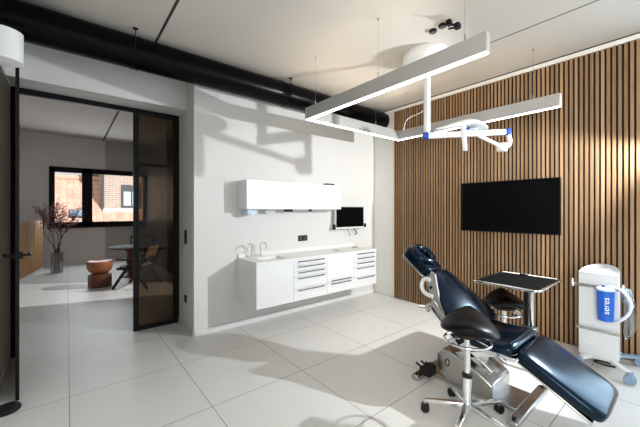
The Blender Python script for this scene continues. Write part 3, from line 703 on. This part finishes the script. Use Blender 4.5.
# ------------------------------------------------------------------ instrument tray
t = thing('instrument_tray', 'black instrument tray with chrome rim on a post beside the chair', 'tray', (2.895, 0.87, 0.45))
tx0, tx1, ty0, ty1, tz = 2.86, 3.49, 0.80, 1.30, 0.79
tt = obj('tray_surface', bx(tx0+0.004, tx1-0.004, ty0+0.004, ty1-0.004, tz-0.022, tz-0.008), M['tray_black'], t, 0.004)
rp = [(x, y, tz-0.012) for x, y in [((tx0+tx1)/2+p, (ty0+ty1)/2+q) for p, q in rr((tx1-tx0)/2, (ty1-ty0)/2, 0.03, 4)]]
obj('rim', tube(BM(), rp, 0.011, 10, True), M['chrome'], t)
obj('rim_clip', bx(3.44, 3.50, 1.06, 1.12, tz-0.004, tz+0.016), M['chrome'], t, 0.004)
obj('post', tube(BM(), [(2.885, 0.855, 0.44), (2.885, 0.855, 0.77)], 0.016, 18), M['chrome'], t)
obj('post', tube(BM(), [(2.93, 0.90, 0.46), (2.93, 0.90, 0.77)], 0.013, 18), M['black'], t)
obj('clamp', bx(2.85, 2.95, 0.83, 0.93, 0.43, 0.475), M['steel'], t, 0.006)
obj('support_arm', rbar(BM(), (2.885, 0.855, 0.757), (3.2, 1.05, 0.757), 0.02, 0.010), M['chrome'], t, 0.004)

# ------------------------------------------------------------------ suction unit
t = thing('suction_unit', 'white upright mobile suction cabinet with domed top by the slatted wall', 'suction unit', (3.85, 0.575, 0))
fx, y0, y1 = 3.69, 0.445, 0.715; yc = (y0+y1)/2
poly = [(fx, y0), (fx, y1)] + [(fx+0.10+0.20*math.sin(PI*k/12), yc+(y1-yc)*math.cos(PI*k/12)) for k in range(13)]
poly = [(fx, y0), (fx, y1), (fx+0.06, y1)] + [(fx+0.06+0.26*math.sin(PI*k/14), yc+(y1-yc)*math.cos(PI*k/14)) for k in range(1, 14)] + [(fx+0.06, y0)]
obj('cabinet_body', prism(BM(), poly, 0.10, 0.842), M['unit'], t, 0.004)
b = BM(); a1 = [b.verts.new((x if x > fx else x-0.006, y, 0.842)) for x, y in poly]; a2 = [b.verts.new((x if x > fx else x-0.006, y, 0.852+0.05*max(0, (x-fx)/0.32))) for x, y in poly]
b.faces.new(a1[::-1]); b.faces.new(a2)
for i in range(len(poly)):
    j = (i+1) % len(poly); b.faces.new((a1[i], a1[j], a2[j], a2[i]))
tp = obj('top_cover', b, M['unit'], t, 0.004)
obj('handle_slot', bx(fx+0.17, fx+0.19, yc-0.04, yc+0.04, 0.876, 0.886), M['grey_plastic'], tp, 0.003)
obj('button', lathe(BM(), [(0.014, 0), (0.014, 0.014), (0.01, 0.017)], (fx+0.11, yc+0.01, 0.858), 18), M['grey_plastic'], tp)
for z, ext in ((0.735, 0.035), (0.345, 0.012)):
    rl = obj('rail', rbar(BM(), (fx-0.022, y0-ext, z), (fx-0.022, y1+ext, z), 0.005, 0.013), M['steel'], t, 0.002)
    for y in (y0+0.02, y1-0.02): obj('rail_bracket', bx(fx-0.020, fx+0.002, y-0.006, y+0.006, z-0.008, z+0.008), M['steel'], rl)
    if ext > 0.02:
        for y in (y0-ext, y1+ext):
            obj('hook', tube(BM(), smoothpath([(fx-0.012, y, z-0.01), (fx-0.035, y, z-0.018), (fx-0.045, y, z+0.01), (fx-0.045, y, z+0.05)], 5), 0.007, 10), M['white_metal'], rl)
obj('round_badge', tube(BM(), circ((fx-0.0005, yc+0.055, 0.235), 0.03, 'x', 30), 0.002, 6, True), M['solid'], t)
obj('base_plate', bx(fx+0.01, fx+0.31, y0+0.01, y1-0.01, 0.07, 0.10), M['white_metal'], t, 0.008)
for (x, y) in ((3.55, 0.36), (3.60, 0.69), (4.03, 0.34), (4.03, 0.70)):
    cxx, cyy = 3.84, yc
    lg = obj('base_leg', rbar(BM(), (cxx, cyy, 0.085), (x, y, 0.085), 0.028, 0.018, 0.022, 0.014), M['white_metal'] if x < 3.9 else M['castor'], t, 0.006)
    obj('castor_fork', tube(BM(), [(x, y, 0.098), (x, y, 0.05)], 0.024, 14), M['castor'], lg)
    for s in (-1, 1): obj('castor_wheel', tube(BM(), [(x+s*0.008, y, 0.040), (x+s*0.028, y, 0.040)], 0.040, 24), M['castor'], lg, 0.004)
pd = [(3.66+0.035*math.cos(2*PI*k/30), 0.525+0.075*math.sin(2*PI*k/30), 0.072) for k in range(30)]
obj('foot_ring', tube(BM(), pd, 0.008, 10, True), M['black_matte'], t)
# canister
KX, KY = 3.615, 0.517
t2 = thing('suction_canister', 'bright blue printed canister with white lid hung on the suction cabinet', 'canister', (KX, KY, 0.46))
obj('body', lathe(BM(), [(0.048, 0.462), (0.053, 0.468), (0.060, 0.715), (0.060, 0.725)], (KX, KY, 0), 40), M['blue_can'], t2)
ld = obj('lid', lathe(BM(), [(0.060, 0.723), (0.064, 0.727), (0.064, 0.740), (0.052, 0.750), (0.02, 0.754)], (KX, KY, 0), 40), M['pale'], t2)
obj('port', lathe(BM(), [(0.010, 0.752), (0.010, 0.766), (0.006, 0.768)], (KX-0.02, KY+0.012, 0), 16), M['blue'], ld)
obj('bracket', bx(KX+0.045, fx-0.026, KY-0.02, KY+0.02, 0.725, 0.748), M['steel'], t2)
# lettering wrapped on the canister, reading upwards
cu = bpy.data.curves.new('lettering', 'FONT'); cu.body = 'seres'; cu.size = 0.066; cu.extrude = 0.0004; cu.align_x = 'CENTER'
tmp = bpy.data.objects.new('tmp_text', cu); COL.objects.link(tmp)
dg = bpy.context.evaluated_depsgraph_get(); me = bpy.data.meshes.new_from_object(tmp.evaluated_get(dg))
bpy.data.objects.remove(tmp)
b = BM(); b.from_mesh(me)
bmesh.ops.subdivide_edges(b, edges=b.edges[:], cuts=1)
face_a = math.atan2(-KY, -KX) + 0.10
for v in b.verts:
    tx, ty, tz_ = v.co; rad = 0.0533+0.0070*(0.602+tx*1.05-0.468)/0.247 + 0.0012 + tz_
    a = face_a - (ty-0.018)/0.062*(-1)*-1
    v.co = (KX+rad*math.cos(face_a-(ty-0.018)/0.0615), KY+rad*math.sin(face_a-(ty-0.018)/0.0615), 0.602+tx*1.05)
for v in b.verts: pass
obj('lettering', b, M['ink'], t2)
obj('hose', tube(BM(), smoothpath([(KX, KY, 0.750), (KX-0.004, KY-0.04, 0.764), (KX+0.01, KY-0.10, 0.74), (KX+0.03, KY-0.15, 0.65), (KX+0.03, KY-0.14, 0.55), (KX+0.03, KY-0.08, 0.47), (fx+0.001, KY-0.045, 0.45)], 8), 0.012, 12), M['hose'], t2)
o3 = thing('suction_tubing', 'coiled clear suction tubing hanging at the right side of the white cabinet', 'tubing', (3.69, 0.42, 0.7))
for k in range(3):
    yy = 0.415-0.012*k; zb = 0.33+0.02*k; xx = fx-0.030+0.024*k
    pts = [(xx, yy+0.012, 0.752), (xx, yy-0.005, 0.68), (xx, yy-0.012, 0.5), (xx, yy-0.010, zb+0.05), (xx, yy-0.025, zb), (xx, yy-0.048, zb+0.06), (xx, yy-0.045, 0.55), (xx, yy-0.02, 0.72), (xx, yy+0.012, 0.752)]
    obj('tube_loop', tube(BM(), smoothpath(pts, 6), 0.006, 8), M['hose_clear'], o3)

# ------------------------------------------------------------------ lounge
# plank cupboard
ax, ay, bx_, by_ = -0.71, 8.36, -0.44, 9.80
an = math.atan2(by_-ay, bx_-ax); LL = math.hypot(bx_-ax, by_-ay)
TP = Matrix.Translation((ax, ay, 0)) @ Matrix.Rotation(an, 4, 'Z')
t = thing('plank_cupboard', 'low cupboard clad in vertical oak planks at the lounge left side', 'cupboard', (ax, ay, 0))
obj('carcass', box(BM(), 0.01, LL-0.01, 0.025, 0.22, 0.0, 1.16, 0, TP), M['darkwood'], t)
for k in range(7):
    w_ = LL/7; obj('plank', box(BM(), k*w_+0.010, (k+1)*w_-0.010, 0.0, 0.025, 0.02, 1.18, 0, TP), M['plank'], t, 0.003)
obj('plinth', box(BM(), 0.0, LL, -0.012, 0.02, 0.0, 0.07, 0, TP), M['solid'], t)
# vase with branches
VX, VY = -0.18, 9.25
t = thing('glass_vase', 'clear glass cylinder vase on the lounge floor', 'vase', (VX, VY, 0))
obj('vase_wall', lathe(BM(), [(0.10, 0.0), (0.112, 0.01), (0.112, 0.46), (0.106, 0.46), (0.106, 0.02), (0.001, 0.02)], (VX, VY, 0), 36), M['vase_glass'], t)
obj('water', lathe(BM(), [(0.001, 0.021), (0.104, 0.021), (0.104, 0.11), (0.001, 0.11)], (VX, VY, 0), 36), M['vase_glass'], t)
t = thing('blossom_branches', 'tall dark bare branches with dusty pink blossom standing in the glass vase', 'branches', (VX, VY, 0.03))
rnd = random.Random(4); tips = []
def grow(b, p, d, ln, r, depth):
    pts = [p]; q = p.copy(); dd_ = d.copy()
    for k in range(5):
        dd_ = (dd_ + Vector((rnd.uniform(-.22, .22), rnd.uniform(-.22, .22), rnd.uniform(-.05, .16)))).normalized()
        q = q + dd_*ln/5
        if q.z < 1.3 and q.x < -0.41: q.x = -0.41
        pts.append(q.copy())
        if depth > 0 and k >= 1:
            for _ in range(2 if k > 1 else 1):
                sd = (dd_ + Vector((rnd.uniform(-.8, .8), rnd.uniform(-.6, .6), rnd.uniform(-.1, .5)))).normalized()
                grow(b, q, sd, ln*rnd.uniform(.4, .6), r*0.5, depth-1)
        if depth <= 1: tips.append(q.copy())
    tube(b, pts, [r*(1-0.13*k) for k in range(len(pts))], 6)
for k in range(5):
    a = 2*PI*k/5 + 0.3; p0 = Vector((VX+0.05*math.cos(a), VY+0.05*math.sin(a), 0.03))
    b = BM(); d0 = Vector((0.16*math.cos(a+2.6), 0.14*math.sin(a+2.6), 1)).normalized()
    stem = [p0, p0+d0*0.5]
    tube(b, stem, [0.013, 0.011], 7); grow(b, stem[-1], (d0+Vector((0.16*math.cos(a+2.6), 0.12*math.sin(a+2.6), 0))).normalized(), 0.66, 0.010, 2)
    obj('branch', b, M['bark'], t)
b = BM()
for p in tips:
    for _ in range(1):
        if rnd.random() < 0.5 or p.z < 0.75 or p.z > 1.6: continue
        c = p + Vector((rnd.uniform(-.03, .03), rnd.uniform(-.03, .03), rnd.uniform(-.02, .03)))
        for k in range(4):
            a = rnd.uniform(0, 6.28); e = Vector((math.cos(a), math.sin(a), rnd.uniform(-.5, .8)))*rnd.uniform(.014, .028)
            f = e.cross(Vector((0.3, 0.2, 1))).normalized()*0.013
            b.faces.new([b.verts.new(c), b.verts.new(c+e*.6+f), b.verts.new(c+e*1.4), b.verts.new(c+e*.6-f)])
o = obj('blossom', b, M['blossom'], t); o['kind'] = 'stuff'
# bowl stool
t = thing('bowl_stool', 'reddish wooden stool shaped like a bowl on a block', 'stool', (0.475, 7.08, 0))
obj('base', lathe(BM(), [(0.17, 0.0), (0.185, 0.01), (0.185, 0.22), (0.12, 0.245), (0.08, 0.25)], (0.475, 7.08, 0), 40), M['terracotta_dark'], t)
obj('seat', lathe(BM(), [(0.08, 0.245), (0.14, 0.26), (0.185, 0.31), (0.20, 0.37), (0.20, 0.46), (0.19, 0.475), (0.175, 0.468), (0.10, 0.45), (0.001, 0.445)], (0.475, 7.08, 0), 44), M['terracotta'], t)
# round table
t = thing('round_table', 'low round dark wooden table in the lounge', 'table', (1.06, 7.72, 0))
obj('table_top', lathe(BM(), [(0.40, 0.615), (0.42, 0.620), (0.42, 0.638), (0.41, 0.643), (0.001, 0.643)], (1.06, 7.72, 0), 48), M['darkwood'], t)
obj('pedestal', lathe(BM(), [(0.17, 0.0), (0.18, 0.02), (0.07, 0.08), (0.055, 0.35), (0.08, 0.53), (0.16, 0.616)], (1.06, 7.72, 0), 32), M['terracotta_dark'], t)
# cane chairs; local: seat faces -x
def cane_chair(label):
    t = thing('cane_chair', label, 'chair', (0, 0, 0), 'dark wood cane chairs around the low table')
    for s in (-1, 1):
        y = s*0.25
        obj('front_leg', rbar(BM(), (0.02, y, 0.50), (-0.33, y, 0.0), 0.020, 0.026, 0.017, 0.018), M['darkwood'], t, 0.003)
        obj('rear_leg', rbar(BM(), (-0.04, y, 0.50), (0.30, y, 0.0), 0.020, 0.026, 0.017, 0.018), M['darkwood'], t, 0.003)
        obj('armrest', rbar(BM(), (-0.26, y, 0.53), (0.22, y, 0.52), 0.022, 0.016), M['darkwood'], t, 0.004)
        obj('back_post', rbar(BM(), (0.14, y*0.92, 0.33), (0.30, y*0.92, 0.80), 0.016, 0.018), M['darkwood'], t, 0.003)
    b = BM(); box(b, -0.27, 0.18, -0.245, -0.205, 0.335, 0.375); box(b, -0.27, 0.18, 0.205, 0.245, 0.335, 0.375); box(b, -0.27, -0.23, -0.21, 0.21, 0.335, 0.375); box(b, 0.14, 0.18, -0.21, 0.21, 0.335, 0.375)
    obj('seat_frame', b, M['darkwood'], t, 0.003)
    obj('cane_seat', bx(-0.235, 0.145, -0.21, 0.21, 0.35, 0.362), M['cane'], t)
    obj('cushion', bx(-0.24, 0.15, -0.20, 0.20, 0.376, 0.41), M['cushion'], t, 0.014, 35)
    TB2 = Matrix.Translation((0.235, 0, 0.65)) @ Matrix.Rotation(math.radians(19), 4, 'Y')
    b = BM(); box(b, -0.014, 0.014, -0.23, 0.23, 0.11, 0.14, 0, TB2); box(b, -0.014, 0.014, -0.23, 0.23, -0.14, -0.11, 0, TB2)
    obj('back_frame', b, M['darkwood'], t, 0.003)
    obj('cane_back', box(BM(), -0.006, 0.006, -0.22, 0.22, -0.115, 0.115, 0, TB2), M['cane'], t)
    return t
c1 = cane_chair('dark wooden cane-backed armchair facing left in front of the low table')
c1.location = (1.045, 6.66, 0); c1.rotation_euler = (0, 0, math.radians(-39))
c2 = dup(c1, (1.36, 8.42, 0), math.radians(75), 'dark wooden cane-backed armchair behind the low table, mostly hidden')
# tall cupboards on the right wall of the lounge
for k, (ya, yb, lab) in enumerate(((6.5, 7.7, 'dark brown tall cupboard nearest the glass partition in the lounge'), (7.7, 8.9, 'dark brown tall cupboard in the middle of the lounge right wall'), (8.9, 10.15, 'dark brown tall cupboard in the corner beside the lounge window'))):
    t = thing('tall_cupboard', lab, 'cupboard', (1.95, (ya+yb)/2, 0), 'tall brown lounge cupboards')
    obj('carcass', bx(1.80, 1.949, ya+0.002, yb-0.002, 0.0, 3.0), M['cupboard'], t)
    ym = (ya+yb)/2
    for (p, q, hy) in ((ya, ym, ym-0.07), (ym, yb, ym+0.07)):
        dr = obj('door', bx(1.778, 1.7995, p+0.005, q-0.005, 0.06, 2.98), M['cupboard'], t, 0.002)
        obj('handle', rbar(BM(), (1.755, hy, 1.05), (1.755, hy, 1.45), 0.012, 0.012), M['black'], dr, 0.002)
        for hz in (1.08, 1.42): obj('handle_foot', bx(1.755, 1.779, hy-0.006, hy+0.006, hz-0.006, hz+0.006), M['black'], dr)

# ------------------------------------------------------------------ outside the lounge window
def roofz(y): return 1.46 + 0.62*(y-14.5)
t = thing('tiled_roof', 'sunlit orange clay tiled roof seen through the lounge window', 'roof', (1.2, 13.0, roofz(13.0)))
obj('roof_deck', prism(BM(), [(11.8, roofz(11.8)-0.03), (16.5, roofz(16.5)-0.03), (18.5, roofz(16.5)-1.3), (18.5, -1.0), (12.2, -1.0), (12.2, roofz(11.8)-0.2)], -4.0, 7.5, lambda y, z, x: (x, y, z)), M['gap'], t)
b = BM(); y = 11.8
while y < 16.5:
    x = -4.0
    while x < 7.5:
        z = roofz(y)
        vs = [b.verts.new(p) for p in ((x, y, z+0.03), (x+0.07, y, z+0.055), (x+0.205, y, z+0.03), (x+0.205, y+0.36, z+0.36*0.62), (x+0.07, y+0.36, z+0.36*0.62+0.025), (x, y+0.36, z+0.36*0.62))]
        b.faces.new((vs[0], vs[1], vs[4], vs[5])); b.faces.new((vs[1], vs[2], vs[3], vs[4])); 
        vb = [b.verts.new((p.co.x, p.co.y, p.co.z-0.03)) for p in vs[:3]]
        b.faces.new((vs[0], vb[0], vb[1], vs[1])); b.faces.new((vs[1], vb[1], vb[2], vs[2]))
        x += 0.21
    y += 0.33
o = obj('roof_tiles', b, M['rooftile'], t); o['kind'] = 'stuff'
obj('ridge_cap', tube(BM(), [(-4, 16.5, roofz(16.5)+0.04), (7.5, 16.5, roofz(16.5)+0.04)], 0.12, 12), M['rooftile'], t)
Ts = Matrix.Translation((0.05, 14.05, roofz(14.05)+0.05)) @ Matrix.Rotation(math.atan(0.62), 4, 'X')
sk = obj('skylight', box(BM(), 0.0, 0.42, -0.16, 0.30, 0.0, 0.06, 0, Ts), M['skyframe'], t)
obj('pane', box(BM(), 0.04, 0.38, -0.12, 0.26, 0.055, 0.068, 0, Ts), M['castor'], sk)
t = thing('brick_house', 'brick house with a dark small window seen through the lounge window', 'house', (3.0, 14.6, 1.4))
obj('brick_wall', bx(1.08, 6.0, 14.5, 16.0, 0.6, 5.2), M['brick'], t)
obj('ledge', bx(1.06, 6.02, 14.30, 14.52, 1.34, 1.47), M['solid'], t, 0.01)
obj('rain_pipe', tube(BM(), [(1.05, 14.44, 1.45), (1.05, 14.44, 5.1)], 0.05, 14), M['skyframe'], t)
wf = obj('window_frame', bx(1.66, 2.36, 14.46, 14.51, 1.52, 2.42), M['skyframe'], t, 0.006)
for x0, x1 in ((1.74, 1.98), (2.04, 2.28)): obj('pane', bx(x0, x1, 14.452, 14.462, 1.60, 2.15), M['curtain'], wf)
t = thing('tree', 'dark green tree crown rising behind the tiled roof ridge', 'tree', (0.95, 18.6, 0))
obj('trunk', tube(BM(), [(0.95, 18.9, -0.5), (0.97, 18.9, 1.2), (0.9, 18.9, 2.8)], [0.14, 0.11, 0.05], 10), M['bark'], t)
b = BM(); rnd = random.Random(9)
for k in range(1400):
    v = Vector((rnd.gauss(0, 1), rnd.gauss(0, 1), rnd.gauss(0, 1))).normalized()*0.75*rnd.random()**0.4
    c = Vector((0.95, 18.9, 2.7)) + Vector((v.x*0.9, v.y*0.7, v.z*0.8)); a = Vector((rnd.uniform(-1, 1), rnd.uniform(-1, 1), rnd.uniform(-1, 1))).normalized(); e = a.cross(Vector((0.3, 0.7, 0.2))).normalized()
    b.faces.new([b.verts.new(c+a*0.07), b.verts.new(c+e*0.035), b.verts.new(c-a*0.07), b.verts.new(c-e*0.035)])
o = obj('foliage', b, M['leaf'], t); o['kind'] = 'stuff'

# ------------------------------------------------------------------ light
def light(name, kind, loc, energy, color, direction=None, **kw):
    l = bpy.data.lights.new(name, kind); l.energy = energy; l.color = color
    for k, v in kw.items(): setattr(l, k, v)
    o = bpy.data.objects.new(name, l); COL.objects.link(o); o.location = loc
    if direction: o.rotation_euler = Vector(direction).to_track_quat('-Z', 'Y').to_euler()
    return o
light('work_light', 'SPOT', (4.0, 0.0, 2.08), 360, (0.95, 0.98, 1.0), (-0.53, 0.84, -0.33), spot_size=math.radians(100), spot_blend=0.30, shadow_soft_size=0.022)
light('east_window_daylight', 'AREA', (4.19, -0.6, 1.6), 66, (0.60, 0.80, 1.0), (-1, 0, 0), shape='RECTANGLE', size=1.4, size_y=2.2)
o = light('west_fill_light', 'AREA', (-0.47, -0.80, 1.55), 68, (1.0, 0.95, 0.87), (1, 0, 0), shape='RECTANGLE', size=1.3, size_y=2.1, spread=math.radians(120))  # added fill lamp that lifts the east wall and cabinet bay
light('lounge_sun_standin', 'SPOT', (4.5, 4.6, 3.6), 1000, (0.95, 0.98, 1.0), (-3.9, 2.8, -3.6), spot_size=math.radians(40), shadow_soft_size=0.04)  # added spot lamp standing in for sunlight on the lounge floor
light('window_daylight', 'AREA', (2.05, -1.55, 1.5), 12, (0.72, 0.87, 1.0), (0, 1, 0), shape='RECTANGLE', size=3.5, size_y=2.3)
light('lounge_daylight', 'AREA', (0.7, 10.1, 1.75), 42, (0.82, 0.91, 1.0), (0, -1, -0.15), shape='RECTANGLE', size=2.0, size_y=1.3)
light('sun', 'SUN', (6, -4, 8), 6.5, (1.0, 0.95, 0.89), (-0.25, 0.80, -0.62), angle=math.radians(0.6))

wd = bpy.data.worlds.new('sky'); S.world = wd; wd.use_nodes = True
nt = wd.node_tree; bg = nt.nodes['Background']
sk = nt.nodes.new('ShaderNodeTexSky'); sk.sky_type = 'HOSEK_WILKIE'; sk.turbidity = 4; sk.sun_direction = Vector((0.25, -0.8, 0.62)).normalized()
mx = nt.nodes.new('ShaderNodeMix'); mx.data_type = 'RGBA'; mx.inputs[0].default_value = 0.75; mx.inputs[7].default_value = (1, 1, 1, 1)
nt.links.new(sk.outputs[0], mx.inputs[6]); nt.links.new(mx.outputs[2], bg.inputs['Color']); bg.inputs['Strength'].default_value = 1.1

# ------------------------------------------------------------------ camera
cd = bpy.data.cameras.new('camera'); cam = bpy.data.objects.new('camera', cd); COL.objects.link(cam)
cd.sensor_width = 36; cd.lens = 36*310/640; cd.shift_y = -3.5/640; cd.clip_start = 0.02
cam.location = (0, 0, 1.42)
cam.rotation_euler = (PI/2, 0, math.atan2(-0.6321, 0.7749))
S.camera = cam
vs = S.view_settings; vs.view_transform = 'Standard'; vs.look = 'None'; vs.exposure = 0.0; vs.gamma = 1.0; vs.use_curve_mapping = False
